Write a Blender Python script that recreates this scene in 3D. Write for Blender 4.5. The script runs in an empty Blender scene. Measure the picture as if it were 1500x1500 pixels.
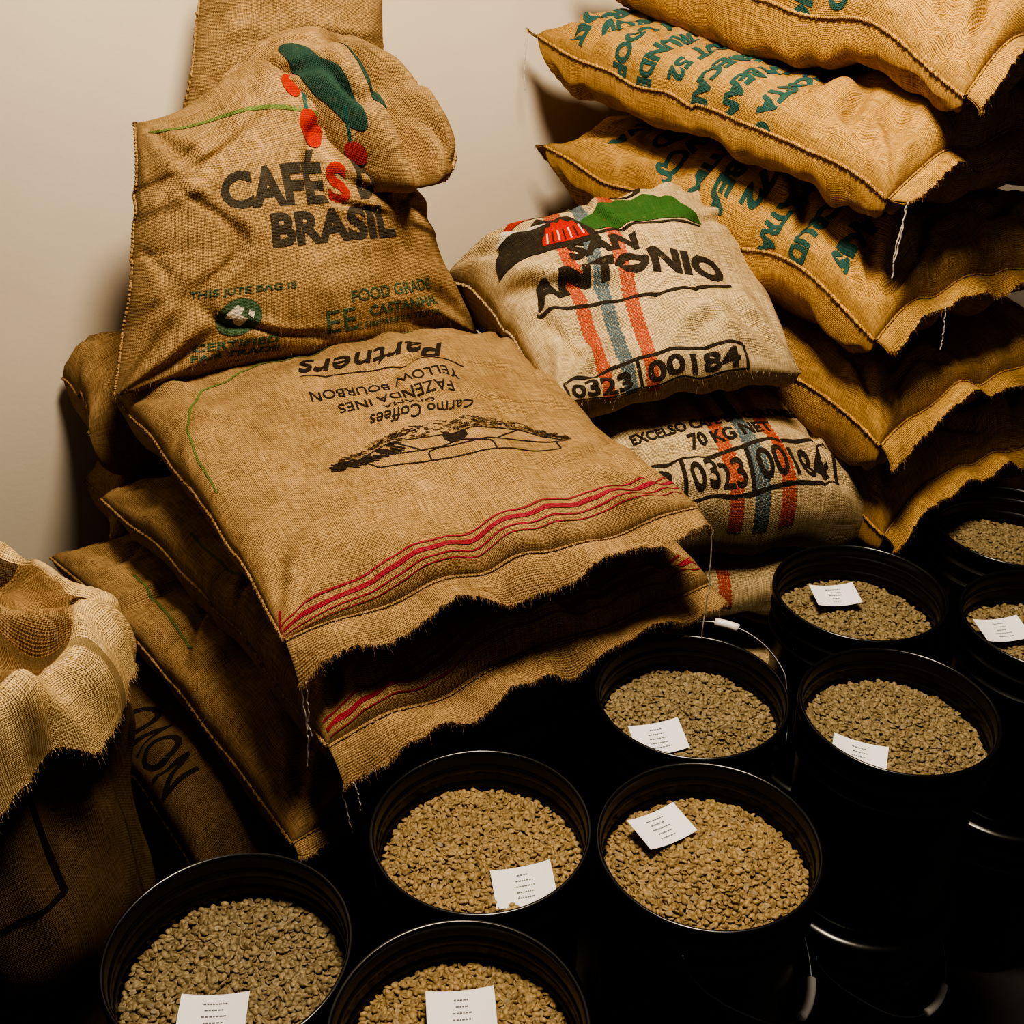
import bpy, bmesh, math, random
import numpy as np
from mathutils import Vector, Matrix, noise as mnoise
rnd=random.Random(7)
scene=bpy.context.scene
col=scene.collection
# ------------------------------------------------------------ camera
camd=bpy.data.cameras.new('camera'); cam=bpy.data.objects.new('camera',camd); col.objects.link(cam)
cam.location=(0,0,1.92); cam.rotation_euler=(math.radians(59),0,0)
camd.sensor_width=36; camd.lens=40.8; scene.camera=cam
scene.view_settings.view_transform='AgX'
try: scene.view_settings.look='AgX - High Contrast'
except Exception: pass
# ------------------------------------------------------------ node helpers
class NT:
    def __init__(s,name):
        s.m=bpy.data.materials.new(name); s.m.use_nodes=True; s.t=s.m.node_tree; s.n=s.t.nodes; s.l=s.t.links
        s.b=s.n['Principled BSDF']
    def link(s,a,b): s.l.new(a,b)
    def math(s,op,a,b=None,c=None,clamp=False):
        nd=s.n.new('ShaderNodeMath'); nd.operation=op; nd.use_clamp=clamp
        for i,x in enumerate((a,b,c)):
            if x is None: continue
            if isinstance(x,(int,float)): nd.inputs[i].default_value=x
            else: s.link(x,nd.inputs[i])
        return nd.outputs[0]
    def noise(s,vec,scale,detail=2,rough=.5,dist=0):
        nd=s.n.new('ShaderNodeTexNoise'); nd.inputs['Scale'].default_value=scale; nd.inputs['Detail'].default_value=detail
        nd.inputs['Roughness'].default_value=rough; nd.inputs['Distortion'].default_value=dist
        if vec is not None: s.link(vec,nd.inputs['Vector'])
        return nd.outputs['Fac']
    def mapping(s,vec,scale,loc=(0,0,0)):
        nd=s.n.new('ShaderNodeMapping'); nd.inputs['Scale'].default_value=scale; nd.inputs['Location'].default_value=loc
        s.link(vec,nd.inputs['Vector']); return nd.outputs[0]
    def mix(s,fac,a,b,mode='MIX'):
        nd=s.n.new('ShaderNodeMix'); nd.data_type='RGBA'; nd.blend_type=mode
        if isinstance(fac,(int,float)): nd.inputs[0].default_value=fac
        else: s.link(fac,nd.inputs[0])
        for i,x in ((6,a),(7,b)):
            if isinstance(x,tuple): nd.inputs[i].default_value=(x[0],x[1],x[2],1)
            else: s.link(x,nd.inputs[i])
        return nd.outputs[2]
    def ramp(s,fac,stops):
        nd=s.n.new('ShaderNodeValToRGB'); cr=nd.color_ramp
        while len(cr.elements)<len(stops): cr.elements.new(.5)
        for e,(p,c) in zip(cr.elements,stops):
            e.position=p; e.color=(c[0],c[1],c[2],1)
        s.link(fac,nd.inputs[0]); return nd.outputs[0]
    def bump(s,h,strength,dist):
        nd=s.n.new('ShaderNodeBump'); nd.inputs['Strength'].default_value=strength; nd.inputs['Distance'].default_value=dist
        s.link(h,nd.inputs['Height']); s.link(nd.outputs[0],s.b.inputs['Normal']); return nd
def burlap(name,base,ink=None,cover=.8,pitch=.0026,seed=0.0):
    k=NT(name)
    uvn=k.n.new('ShaderNodeUVMap'); uvn.uv_map='UVMap'; uv=uvn.outputs[0]
    nv=k.n.new('ShaderNodeTexNoise'); nv.inputs['Scale'].default_value=9; nv.inputs['Detail'].default_value=2
    k.link(uv,nv.inputs['Vector'])
    vm=k.n.new('ShaderNodeVectorMath'); vm.operation='MULTIPLY_ADD'
    k.link(nv.outputs['Color'],vm.inputs[0]); vm.inputs[1].default_value=(.009,.009,0); k.link(uv,vm.inputs[2])
    w=vm.outputs[0]
    sep=k.n.new('ShaderNodeSeparateXYZ'); k.link(w,sep.inputs[0])
    su=k.math('SINE',k.math('MULTIPLY',sep.outputs[0],math.pi/pitch))
    sv=k.math('SINE',k.math('MULTIPLY',sep.outputs[1],math.pi/pitch))
    au=k.math('ABSOLUTE',su); av=k.math('ABSOLUTE',sv)
    sel=k.math('GREATER_THAN',k.math('MULTIPLY',su,sv),0)
    hu=k.math('MULTIPLY',au,k.math('MULTIPLY_ADD',sel,.5,.5))
    hv=k.math('MULTIPLY',av,k.math('MULTIPLY_ADD',sel,-.5,1.0))
    h=k.math('MAXIMUM',hu,hv)
    n1=k.noise(k.mapping(w,(22,480,1),(.37,.2,0)),1,1,.6)
    n2=k.noise(k.mapping(w,(480,22,1),(.37,.2,0)),1,1,.6)
    n3=k.noise(k.mapping(uv,(1,1,1),(.3,.7,0)),5,6,.72)
    slub=k.math('ADD',n1,n2)
    val=k.math('ADD',k.math('MULTIPLY',k.math('SUBTRACT',slub,1.0),1.2),k.math('MULTIPLY',k.math('SUBTRACT',n3,.5),1.25))
    val=k.math('ADD',val,k.math('MULTIPLY',k.math('SUBTRACT',h,.75),1.2))
    val=k.math('ADD',val,.5,clamp=True)
    b=base
    dark=(b[0]*.34,b[1]*.31,b[2]*.26); lite=(min(1,b[0]*1.4),min(1,b[1]*1.45),min(1,b[2]*1.55))
    c=k.ramp(val,[(0.0,dark),(.5,b),(1.0,lite)])
    if ink is not None:
        worn=k.noise(k.mapping(uv,(1,1,1),(seed,2,0)),60,2,.7)
        ww=k.math('ADD',k.math('MULTIPLY',h,.55),worn)
        fac=k.math('MULTIPLY',k.math('SUBTRACT',ww,.72-.35*cover),4.0,clamp=True)
        fac=k.math('MULTIPLY',fac,cover)
        inkc=k.mix(k.math('MULTIPLY',k.math('SUBTRACT',slub,.7),1.2,clamp=True),(ink[0]*.7,ink[1]*.7,ink[2]*.7),ink)
        c=k.mix(fac,c,inkc)
    k.link(c,k.b.inputs['Base Color'])
    k.b.inputs['Roughness'].default_value=.92
    k.b.inputs['Specular IOR Level'].default_value=.15
    hh=k.math('ADD',h,k.math('MULTIPLY',slub,.6))
    k.bump(hh,.9,.0013)
    return k.m
def plain(name,colr,rough=.5,spec=.5,nscale=None,namp=.15,bump=0):
    k=NT(name)
    if nscale:
        tc=k.n.new('ShaderNodeTexCoord'); nn=k.noise(tc.outputs['Object'],nscale,4,.6)
        c=k.ramp(nn,[(.25,tuple(x*(1-namp) for x in colr)),(.75,tuple(min(1,x*(1+namp)) for x in colr))])
        k.link(c,k.b.inputs['Base Color'])
        if bump: k.bump(nn,.3,bump)
    else: k.b.inputs['Base Color'].default_value=(*colr,1)
    k.b.inputs['Roughness'].default_value=rough; k.b.inputs['Specular IOR Level'].default_value=spec
    return k.m
JUTE=(.385,.245,.112); JUTE2=(.51,.300,.098); PALE=(.60,.445,.245)
_mats={}
def M(kind,inkname=None):
    key=(kind,inkname)
    if key in _mats: return _mats[key]
    base={'jute':JUTE,'gold':JUTE2,'pale':PALE,'lit_cuff':(.64,.45,.22),'brown':(.135,.085,.040)}[kind]  # last two: jute with strong light and deep shade put into the colour
    inks={None:None,'black':((.018,.015,.014),.95),'grey':((.036,.040,.037),.90),'red':((.50,.028,.015),.94),'green':((.03,.13,.075),.85),
      'teal':((.012,.12,.115),.94),'pink':((.40,.015,.06),.88),'lime':((.06,.22,.05),.7),'blue':((.05,.15,.21),.85),'salmon':((.60,.06,.03),.85),
      'dgreen':((.02,.085,.065),.95),'grass':((.035,.14,.03),.97),'bred':((.6,.015,.01),.97),'white':((.75,.68,.55),.95)}[inkname]
    m=burlap('burlap_%s_%s'%(kind,inkname or 'plain'),base,inks[0] if inks else None,inks[1] if inks else 0,seed=len(_mats)*.37)
    _mats[key]=m; return m
# ------------------------------------------------------------ mesh helpers
def new_obj(name,verts,faces,mat,parent=None,uvs=None,smooth=True):
    me=bpy.data.meshes.new(name); me.from_pydata([tuple(map(float,v)) for v in verts],[],faces)
    if mat: me.materials.append(mat)
    if smooth: me.polygons.foreach_set('use_smooth',[True]*len(me.polygons))
    if uvs is not None:
        uvl=me.uv_layers.new(name='UVMap'); li=np.zeros(len(me.loops),dtype=np.int32); me.loops.foreach_get('vertex_index',li)
        uvl.data.foreach_set('uv',np.asarray(uvs,dtype=np.float32)[li].ravel())
    me.update(); o=bpy.data.objects.new(name,me); col.objects.link(o)
    if parent: o.parent=parent
    return o
def empty(name):
    o=bpy.data.objects.new(name,None); o.empty_display_size=.1; col.objects.link(o); return o
def fnoise(P,scale,seed=0,octv=2):
    sh=P.shape[:-1]; Q=P.reshape(-1,3)*scale+np.array([seed*3.7,seed*1.3,seed*5.1])
    out=np.zeros(len(Q)); amp=1.0; fr=1.0
    for o in range(octv):
        out+=amp*np.array([mnoise.noise(Vector((x*fr,y*fr,z*fr))) for x,y,z in Q]); amp*=.5; fr*=2.03
    return out.reshape(sh)
def fn1(x,seed,scale=1):
    return np.array([mnoise.noise(Vector((float(a)*scale+seed*7.13,seed*2.7,.31))) for a in np.ravel(x)]).reshape(np.shape(x))
def grid_faces(nv,nu,closed=False,off=0,flip=False):
    F=[]
    for j in range(nv-1):
        for i in range(nu if closed else nu-1):
            a=off+j*nu+i; b=off+j*nu+(i+1)%nu; c=off+(j+1)*nu+(i+1)%nu; d=off+(j+1)*nu+i
            F.append((a,d,c,b) if flip else (a,b,c,d))
    return F
class Sheet:
    """a woven surface patch: grid of points with metric UV so that prints can follow it"""
    def __init__(s,P,U,V,sign=1):
        s.P=P; s.U=U; s.V=V
        du=np.gradient(P,axis=1); dv=np.gradient(P,axis=0)
        N=np.cross(du,dv); L=np.linalg.norm(N,axis=-1,keepdims=True); L[L<1e-12]=1
        s.N=sign*N/L
    def at(s,u,v,off=.0012):
        nv,nu=s.P.shape[:2]
        x=(u-s.U[0])/(s.U[-1]-s.U[0])*(nu-1); y=(v-s.V[0])/(s.V[-1]-s.V[0])*(nv-1)
        x=np.clip(x,0,nu-1.001); y=np.clip(y,0,nv-1.001)
        i=x.astype(int); j=y.astype(int); fx=(x-i)[:,None]; fy=(y-j)[:,None]
        def bl(A): return (A[j,i]*(1-fx)+A[j,i+1]*fx)*(1-fy)+(A[j+1,i]*(1-fx)+A[j+1,i+1]*fx)*fy
        Nn=bl(s.N); Nn/=np.maximum(np.linalg.norm(Nn,axis=1,keepdims=True),1e-9)
        return bl(s.P)+Nn*off
def tube(path,r,n=6,seed=0,wob=0.0,closed_ends=True):
    path=np.asarray(path,float); m=len(path)
    T=np.gradient(path,axis=0); T/=np.maximum(np.linalg.norm(T,axis=1,keepdims=True),1e-9)
    up=np.array([0.13,.21,.97]); 
    A=np.cross(T,up); A/=np.maximum(np.linalg.norm(A,axis=1,keepdims=True),1e-9); B=np.cross(T,A)
    rr=np.full(m,r) if np.isscalar(r) else np.asarray(r)
    if wob: rr=rr*(1+wob*np.array([rnd.uniform(-1,1) for _ in range(m)]))
    th=np.arange(n)*2*math.pi/n
    V=path[:,None,:]+rr[:,None,None]*(np.cos(th)[None,:,None]*A[:,None,:]+np.sin(th)[None,:,None]*B[:,None,:])
    F=grid_faces(m,n,closed=True)
    if closed_ends:
        F.append(tuple(range(n-1,-1,-1))); F.append(tuple((m-1)*n+i for i in range(n)))
    return V.reshape(-1,3),F
def merge(parts):
    V=[];F=[];o=0
    for v,f in parts:
        V.append(v); F+= [tuple(x+o for x in q) for q in f]; o+=len(v)
    return np.concatenate(V),F
def se_profile(a,h,n,m):
    t=np.linspace(0,math.pi/2,900); x=a*np.sin(t)**(2/n); z=h*np.cos(t)**(2/n)
    s=np.concatenate([[0],np.cumsum(np.hypot(np.diff(x),np.diff(z)))]); L=s[-1]
    q=np.linspace(0,L,m); return np.interp(q,s,x)/a,np.interp(q,s,z)/h,L
def sym(a,sgn=True):
    return np.concatenate([(-a[:0:-1] if sgn else a[:0:-1]),a])
# ------------------------------------------------------------ sack generator
def fibres(edge,outdir,count,lmin,lmax,width=.00045,seed=0,droop=.4,pick=None,jit=.8):
    r=random.Random(seed); V=[];F=[]
    m=len(edge)
    for k in range(count):
        if pick is None:
            x=r.random()*(m-1.01); i=int(x); fx=x-i; p=edge[i]*(1-fx)+edge[i+1]*fx
        else: i=r.randrange(m); p=edge[i]
        dd=outdir[i]
        L=r.uniform(lmin,lmax)*(2.2 if r.random()<.06 else 1)
        dvec=dd+np.array([r.uniform(-jit,jit),r.uniform(-jit,jit),r.uniform(-jit,jit)*.7]); dvec/=np.linalg.norm(dvec)
        side=np.cross(dvec,[0.3,.2,1]); side/=np.linalg.norm(side)+1e-9; side*=width
        o=len(V)
        for s in range(4):
            q=s/3; pp=p-dd*.002+dvec*L*q+np.array([0,0,-droop*L*q*q]); wv=side*(1-.6*q)
            V.append(pp-wv); V.append(pp+wv)
        for s in range(3): F.append((o+2*s,o+2*s+1,o+2*s+3,o+2*s+2))
    return V,F
def cord(e,hor,parts,r0=.0032):
    m=len(e)*4; tt=np.linspace(0,len(e)-1,m)
    e2=np.stack([np.interp(tt,np.arange(len(e)),e[:,k]) for k in range(3)],1)
    e2=e2+hor*.001
    r=r0+.0008*np.sin(tt*3.7)+.0004*np.sin(tt*1.3)
    parts.append(tube(e2,r,6,wob=.2))
def make_sack(name,c,top,bot,n=3.0,nb=4.5,NU=41,NV=51,pinch=.05,ear=.0,seed=1,kind='jute',wr=1.0,front=True,back=False,
              fw=.04,fdroop=.5,sag=None,ears=(0,0,0,0),bulge=None,seamsides=True,slump=None,thread=False,crease=.010,flare=1.0,fuzz=0):
    """c: seam corners front-left, front-right, back-right, back-left"""
    c=[np.array(p,float) for p in c]
    wid=(np.linalg.norm(c[1]-c[0])+np.linalg.norm(c[2]-c[3]))/2; ln=(np.linalg.norm(c[3]-c[0])+np.linalg.norm(c[2]-c[1]))/2
    n0=np.cross(c[1]-c[0],c[3]-c[0])+np.cross(c[3]-c[2],c[1]-c[2]); n0/=np.linalg.norm(n0)
    root=empty(name)
    def build(h,nn,sgn):
        xs,zs,Lu=se_profile(wid/2,abs(h),nn,NU); ys,zt,Lv=se_profile(ln/2,abs(h),nn,NV)
        X=sym(xs); ZX=sym(zs,False); Y=sym(ys); ZY=sym(zt,False)
        x,y=np.meshgrid(X,Y); zx,zy=np.meshgrid(ZX,ZY)
        xi=x*(1-pinch*(1-y**2)); yi=y*(1-pinch*(1-x**2))
        a=(xi+1)/2; b=(yi+1)/2
        P=((c[0]*((1-a)*(1-b))[...,None])+(c[1]*(a*(1-b))[...,None])+(c[2]*(a*b)[...,None])+(c[3]*((1-a)*b)[...,None]))
        edge=np.maximum(np.abs(x),np.abs(y))**6
        mid=fn1(np.arctan2(y,x)*3,seed,1.3)*.024*edge
        cw=lambda sx,sy: np.clip((sx*x-.55)/.45,0,1)**1.5*np.clip((sy*y-.55)/.45,0,1)**1.5
        for e,(sx,sy) in zip(ears,((-1,-1),(1,-1),(1,1),(-1,1))): mid=mid+e*cw(sx,sy)
        if sag is not None: mid=mid+sag(x,y)
        P=P+n0*mid[...,None]
        prof=zx*zy
        if bulge is not None: prof=prof*bulge(x,y)
        P=P+n0*(sgn*h*prof)[...,None]
        ffac=np.clip(prof*1.6,0,1)
        big=fnoise(P,4.0,seed+ (0 if sgn>0 else 9),2)*.022*wr
        if sgn>0: big=big+fnoise(P,16,seed+41,2)*.0035*wr      # lumpiness of the fill
        dx=1-np.abs(x); dy=1-np.abs(y)
        puck=fn1(X*wid/2,seed+2,22)[None,:]*np.exp(-dy*ln/2/.07)*.018+fn1(X*wid/2,seed+3,9)[None,:]*np.exp(-dy*ln/2/.16)*.022
        puck=puck+fn1(Y*ln/2,seed+4,20)[:,None]*np.exp(-dx*wid/2/.06)*.013
        cr=0
        for sx in(-1,1):
            for sy in(-1,1):
                ang=np.arctan2(1.02-sy*y,1.02-sx*x); rr=np.hypot((1-sx*x)*wid/2,(1-sy*y)*ln/2)
                cr=cr+np.sin(ang*13+seed*2+sx+2*sy+fnoise(P,5,seed,1)*2)*np.exp(-((rr-.09)/.07)**2)*.010
        # wandering slack folds: a shallow valley with a soft ridge beside it
        if sgn>0 and crease:
            f1=fnoise(P*np.array([1,1,1.3]),5.5,seed+17,1); msk=np.clip(fnoise(P,3.1,seed+23,1)*3.0+.45,0,1)
            f2=fnoise(P,11,seed+29,1); msk2=np.clip(fnoise(P,4.5,seed+31,1)*3.0+.1,0,1)
            cr=cr-crease*np.exp(-(f1/.075)**2)*msk+crease*.6*np.exp(-((f1-.16)/.10)**2)*msk-crease*.4*np.exp(-(f2/.10)**2)*msk2
        P=P+n0*((big+(puck+cr)*wr)*ffac*sgn)[...,None]
        U=np.linspace(-Lu,Lu,2*NU-1); V=np.linspace(-Lv,Lv,2*NV-1)
        if slump is not None: P=slump(P,x,y)
        return P,U,V
    Pt,U,V=build(top,n,1); Pb,Ub,Vb=build(bot,nb,-1)
    Pb[0,:]=Pt[0,:];Pb[-1,:]=Pt[-1,:];Pb[:,0]=Pt[:,0];Pb[:,-1]=Pt[:,-1]
    nv,nu=Pt.shape[:2]
    uu,vv=np.meshgrid(U,V); ub,vb=np.meshgrid(Ub,Vb)
    verts=np.concatenate([Pt.reshape(-1,3),Pb.reshape(-1,3)])
    uvs=np.concatenate([np.stack([uu,vv],-1).reshape(-1,2),np.stack([ub+3,vb],-1).reshape(-1,2)])
    F=grid_faces(nv,nu)+grid_faces(nv,nu,off=nv*nu,flip=True)
    mat=M(kind)
    new_obj('cloth',verts,F,mat,root,uvs)
    sh=Sheet(Pt,U,V,1)
    parts=[]
    if seamsides:
        for i in (0,-1):
            hor=(c[0]-c[1]) if i==0 else (c[1]-c[0]); hor=hor/np.linalg.norm(hor)
            cord(Pt[:,i],hor,parts)
    if parts:
        v,f=merge(parts); new_obj('seam',v,f,mat,root,v[:,:2]*1.0)
    FV=[];FF=[]
    for flag,j,oc in ((front,0,1),(back,-1,-1)):
        if not flag: continue
        e=Pt[j]; od=(c[0]-c[3])+(c[1]-c[2]); od=od/np.linalg.norm(od)*oc
        od=od*1.0-n0*fdroop; od/=np.linalg.norm(od)
        mm=len(e)*4; tt=np.linspace(0,len(e)-1,mm); e=np.stack([np.interp(tt,np.arange(len(e)),e[:,k]) for k in range(3)],1)
        sU=np.interp(tt,np.arange(len(U)),U)
        wv=fw*(1+.22*fn1(sU,seed+5,5)+.10*fn1(sU,seed+6,20))
        lift=(fn1(sU,seed+7,7)*.8+fn1(sU,seed+8,18)*.25)*flare
        R=9; G=np.zeros((R,mm,3)); 
        for k in range(R):
            q=k/(R-1); G[k]=e-od*.002+od*(wv*q)[:,None]+n0*((lift*fw*q*q*.9)+(.004*math.sin(q*3.1)))[:,None]
        ragged=np.array([rnd.uniform(-1,1) for _ in range(mm)])*.0016+fn1(sU,seed+9,120)*.003
        G[-1]+=od*ragged[:,None]
        uvs2=np.stack([np.tile(sU,(R,1)),V[j]-oc*np.outer(np.linspace(0,1,R),wv)],-1).reshape(-1,2)
        G2=G-n0*.005*np.linspace(0.2,1,R)[:,None,None]; G2[-1]-=od*.004
        v=np.concatenate([G.reshape(-1,3),G2.reshape(-1,3)]); 
        f=grid_faces(R,mm)+grid_faces(R,mm,off=R*mm)
        new_obj('hem',v,f,mat,root,np.concatenate([uvs2,uvs2]))
        st=G[1]+n0*.0015
        v,f=tube(st,.0018,5,wob=.5); new_obj('stitching',v,f,mat,root,v[:,:2])
        hs=Sheet(G,sU,np.linspace(0,1,R),-1); hs.root=root; hs.kind=kind
        if oc==1: sh.hem=hs; 
        a,b=fibres(G[-1],np.tile(od,(mm,1)),int(1900*wid),.002,.008,width=.0003,seed=seed)
        o=len(FV); FV+=a; FF+=[tuple(x+o for x in q) for q in b]
        if thread:
            for (fr,L,sd) in thread:
                i=int(fr*(mm-1)); p=G[-1][i]; pts=[]
                rr=random.Random(sd); dx0=0;dy0=0
                for s in range(18):
                    dx0+=rr.uniform(-.002,.002); dy0+=rr.uniform(-.001,.001)
                    pts.append(p+np.array([dx0,dy0,-L*s/17]))
                v,f=tube(catmull(pts,60),.0012,5,wob=.2); new_obj('loose_thread',v,f,THREAD,root)
    if fuzz:
        a,b=fibres(sh.P.reshape(-1,3),sh.N.reshape(-1,3),fuzz,.003,.010,width=.00025,seed=seed+3,pick=True,jit=1.3)
        o=len(FV); FV+=a; FF+=[tuple(x+o for x in q) for q in b]
    if FV: new_obj('fringe',FV,FF,mat,root,np.array(FV)[:,:2])
    sh.root=root; sh.kind=kind; sh.Lu=U[-1]; sh.Lv=V[-1]
    return sh
def catmull(C,m):
    C=np.asarray(C,float); k=len(C); Pd=np.concatenate([[2*C[0]-C[1]],C,[2*C[-1]-C[-2]]]); out=[]
    for t in np.linspace(0,k-1-1e-6,m):
        i=int(t); u=t-i; p0,p1,p2,p3=Pd[i],Pd[i+1],Pd[i+2],Pd[i+3]
        out.append(.5*((2*p1)+(-p0+p2)*u+(2*p0-5*p1+4*p2-p3)*u*u+(-p0+3*p1-3*p2+p3)*u**3))
    return np.array(out)
# ------------------------------------------------------------ prints on cloth
def map_mesh(name,verts2,faces,sheet,ink,off=.0012):
    bm=bmesh.new(); vs=[bm.verts.new((x,y,0)) for x,y in verts2]
    for q in faces:
        try: bm.faces.new([vs[i] for i in q])
        except ValueError: pass
    bmesh.ops.triangulate(bm,faces=bm.faces[:])
    for it in range(7):
        lim=.009
        le=[e for e in bm.edges if e.calc_length()>lim]
        if not le: break
        bmesh.ops.subdivide_edges(bm,edges=le,cuts=1)
        bmesh.ops.triangulate(bm,faces=[q for q in bm.faces if len(q.verts)>3])
    bm.verts.index_update(); bm.verts.ensure_lookup_table()
    uv=np.array([(v.co.x,v.co.y) for v in bm.verts]); F=[tuple(v.index for v in q.verts) for q in bm.faces]
    bm.free()
    if len(uv)==0: return
    P=sheet.at(uv[:,0],uv[:,1],off)
    new_obj(name,P,F,M(sheet.kind,ink),sheet.root,uv)
def curve_to_2d(cu):
    ob=bpy.data.objects.new('tmp',cu); col.objects.link(ob)
    dg=bpy.context.evaluated_depsgraph_get(); dg.update(); me=ob.evaluated_get(dg).to_mesh()
    v=np.array([tuple(x.co) for x in me.vertices]).reshape(-1,3); f=[tuple(p.vertices) for p in me.polygons]
    ob.evaluated_get(dg).to_mesh_clear(); bpy.data.objects.remove(ob); bpy.data.curves.remove(cu)
    return v[:,:2],f
def xf(v,u0,v0,rot,shear=0):
    v=np.stack([v[:,0]+shear*v[:,1],v[:,1]],1)
    r=math.radians(rot); R=np.array([[math.cos(r),math.sin(r)],[-math.sin(r),math.cos(r)]])
    return v@R+np.array([u0,v0])
def text(sheet,s,u,v,w,h,rot=0,ink='black',bold=.02,shear=0,space=1.0,arc=0,off=.0012):
    """centred at u,v; w x h metres"""
    cu=bpy.data.curves.new('t','FONT'); cu.body=s; cu.size=.1; cu.offset=bold*.1; cu.resolution_u=3; cu.space_character=space
    vv,ff=curve_to_2d(cu)
    if not len(vv): return
    lo=vv.min(0); hi=vv.max(0); vv=(vv-(lo+hi)/2)/(hi-lo)*np.array([w,h])
    if arc: vv=np.stack([vv[:,0],vv[:,1]-arc*vv[:,0]**2],1)
    map_mesh('print_'+''.join(ch for ch in s.lower() if ch.isalnum())[:12],xf(vv,u,v,rot,shear),ff,sheet,ink,off)
def shape(sheet,loops,u=0,v=0,rot=0,scale=1,ink='black',off=.0012,name='print_mark'):
    cu=bpy.data.curves.new('s','CURVE'); cu.dimensions='2D'; cu.fill_mode='BOTH'
    for lp in loops:
        sp=cu.splines.new('POLY'); sp.points.add(len(lp)-1); sp.use_cyclic_u=True
        for p,q in zip(sp.points,lp): p.co=(q[0],q[1],0,1)
    vv,ff=curve_to_2d(cu)
    map_mesh(name,xf(vv*scale,u,v,rot),ff,sheet,ink,off)
def strip(pts,w):
    pts=np.array(pts,float)
    L=np.concatenate([[0],np.cumsum(np.linalg.norm(np.diff(pts,axis=0),axis=1))])
    m=max(2,int(L[-1]/.006)); q=np.linspace(0,L[-1],m); c=np.stack([np.interp(q,L,pts[:,k]) for k in(0,1)],1)
    T=np.gradient(c,axis=0); T/=np.linalg.norm(T,axis=1,keepdims=True)+1e-12; Nn=np.stack([-T[:,1],T[:,0]],1)
    k=max(2,int(w/.006)+1); o=np.linspace(-w/2,w/2,k)
    G=c[None]+Nn[None]*o[:,None,None]; return G.reshape(-1,2),grid_faces(k,m)
def bands(sheet,lines,ink,off=.0012,name='print_stripe'):
    """lines: list of (polyline, width)"""
    V=[];F=[];o=0
    for pts,w in lines:
        v,f=strip(pts,w); V.append(v); F+=[tuple(x+o for x in q) for q in f]; o+=len(v)
    uv=np.concatenate(V)
    new_obj(name,sheet.at(uv[:,0],uv[:,1],off),F,M(sheet.kind,ink),sheet.root,uv)
def band(sheet,pts,w,ink,off=.0012,name='print_stripe'): bands(sheet,[(pts,w)],ink,off,name)
def woven(sheet,pts,w,ink,rowstep=.0052):
    """coloured warp stripe: little woven dashes in four columns"""
    pts=np.array(pts,float); L=np.concatenate([[0],np.cumsum(np.linalg.norm(np.diff(pts,axis=0),axis=1))])
    lines=[]; nrow=int(L[-1]/rowstep)
    for i in range(nrow):
        s0=i*rowstep; a=np.array([np.interp(s0,L,pts[:,k]) for k in(0,1)]); b=np.array([np.interp(s0+rowstep*.98,L,pts[:,k]) for k in(0,1)])
        for c in range(4):
            if (i+c)%2==0:
                ox=(c-1.5)*w/4; lines.append(([tuple(a+[ox,0]),tuple((a+b)/2+[ox,0]),tuple(b+[ox,0])],w/4*1.15))
    bands(sheet,lines,ink,.0008)
    bands(sheet,[([tuple(p+[ox,0]) for p in pts],w/4*.55) for ox in (-w*.375,-w*.125,w*.125,w*.375)],ink,.0006)
def circ(cx,cy,r,n=28,ry=None): ry=ry or r; return [(cx+r*math.cos(t*2*math.pi/n),cy+ry*math.sin(t*2*math.pi/n)) for t in range(n)]
def frame(sheet,u0,v0,u1,v1,w,ink='black',verts=(),slope=0):
    f=lambda u,v:(u,v+slope*(u-u0))
    P=[f(u0,v0),f(u1,v0),f(u1,v1),f(u0,v1),f(u0,v0)]
    bands(sheet,[([a,b],w) for a,b in zip(P[:-1],P[1:])]+[([f(x,v0),f(x,v1)],w) for x in verts],ink)
THREAD=plain('cotton_thread',(.62,.55,.45),.8)
# ------------------------------------------------------------ room
def slab(name,p,q,h0,h1,th,mat):
    p=np.array(p,float);q=np.array(q,float); dd=(q-p)/np.linalg.norm(q-p); nn=np.array([-dd[1],dd[0]])*th
    pl=[p,q,q+nn,p+nn]; v=[(a[0],a[1],h0) for a in pl]+[(a[0],a[1],h1) for a in pl]
    f=[(0,1,5,4),(1,2,6,5),(2,3,7,6),(3,0,4,7),(4,5,6,7),(3,2,1,0)]
    return new_obj(name,v,f,mat,smooth=False)
wallm=NT('painted_plaster'); tc=wallm.n.new('ShaderNodeTexCoord')
nn=wallm.noise(tc.outputs['Object'],1.6,5,.55); n2=wallm.noise(tc.outputs['Object'],90,3,.6)
wallm.link(wallm.ramp(nn,[(.3,(.62,.54,.43)),(.7,(.72,.64,.52))]),wallm.b.inputs['Base Color']); wallm.b.inputs['Roughness'].default_value=.85
wallm.bump(n2,.15,.002)
slab('wall_back',(-.85-2.2*.883,2.33-2.2*.469),(-.85+3.2*.883,2.33+3.2*.469),0,2.7,.1,wallm.m)
fm=plain('dark_concrete',(.03,.027,.025),.7,.3,6,.3,.002)
d1=np.array([.883,.469]); d2=np.array([.469,-.883]); W0=np.array([-.85,2.33])
fl4=[W0-2.2*d1+3.6*d2,W0+3.2*d1+3.6*d2,W0+3.2*d1-.1*d2,W0-2.2*d1-.1*d2]
new_obj('floor',[(a[0],a[1],0) for a in fl4]+[(a[0],a[1],-.05) for a in fl4],[(0,1,2,3),(7,6,5,4),(0,4,5,1),(1,5,6,2),(2,6,7,3),(3,7,4,0)],fm,smooth=False)
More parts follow.
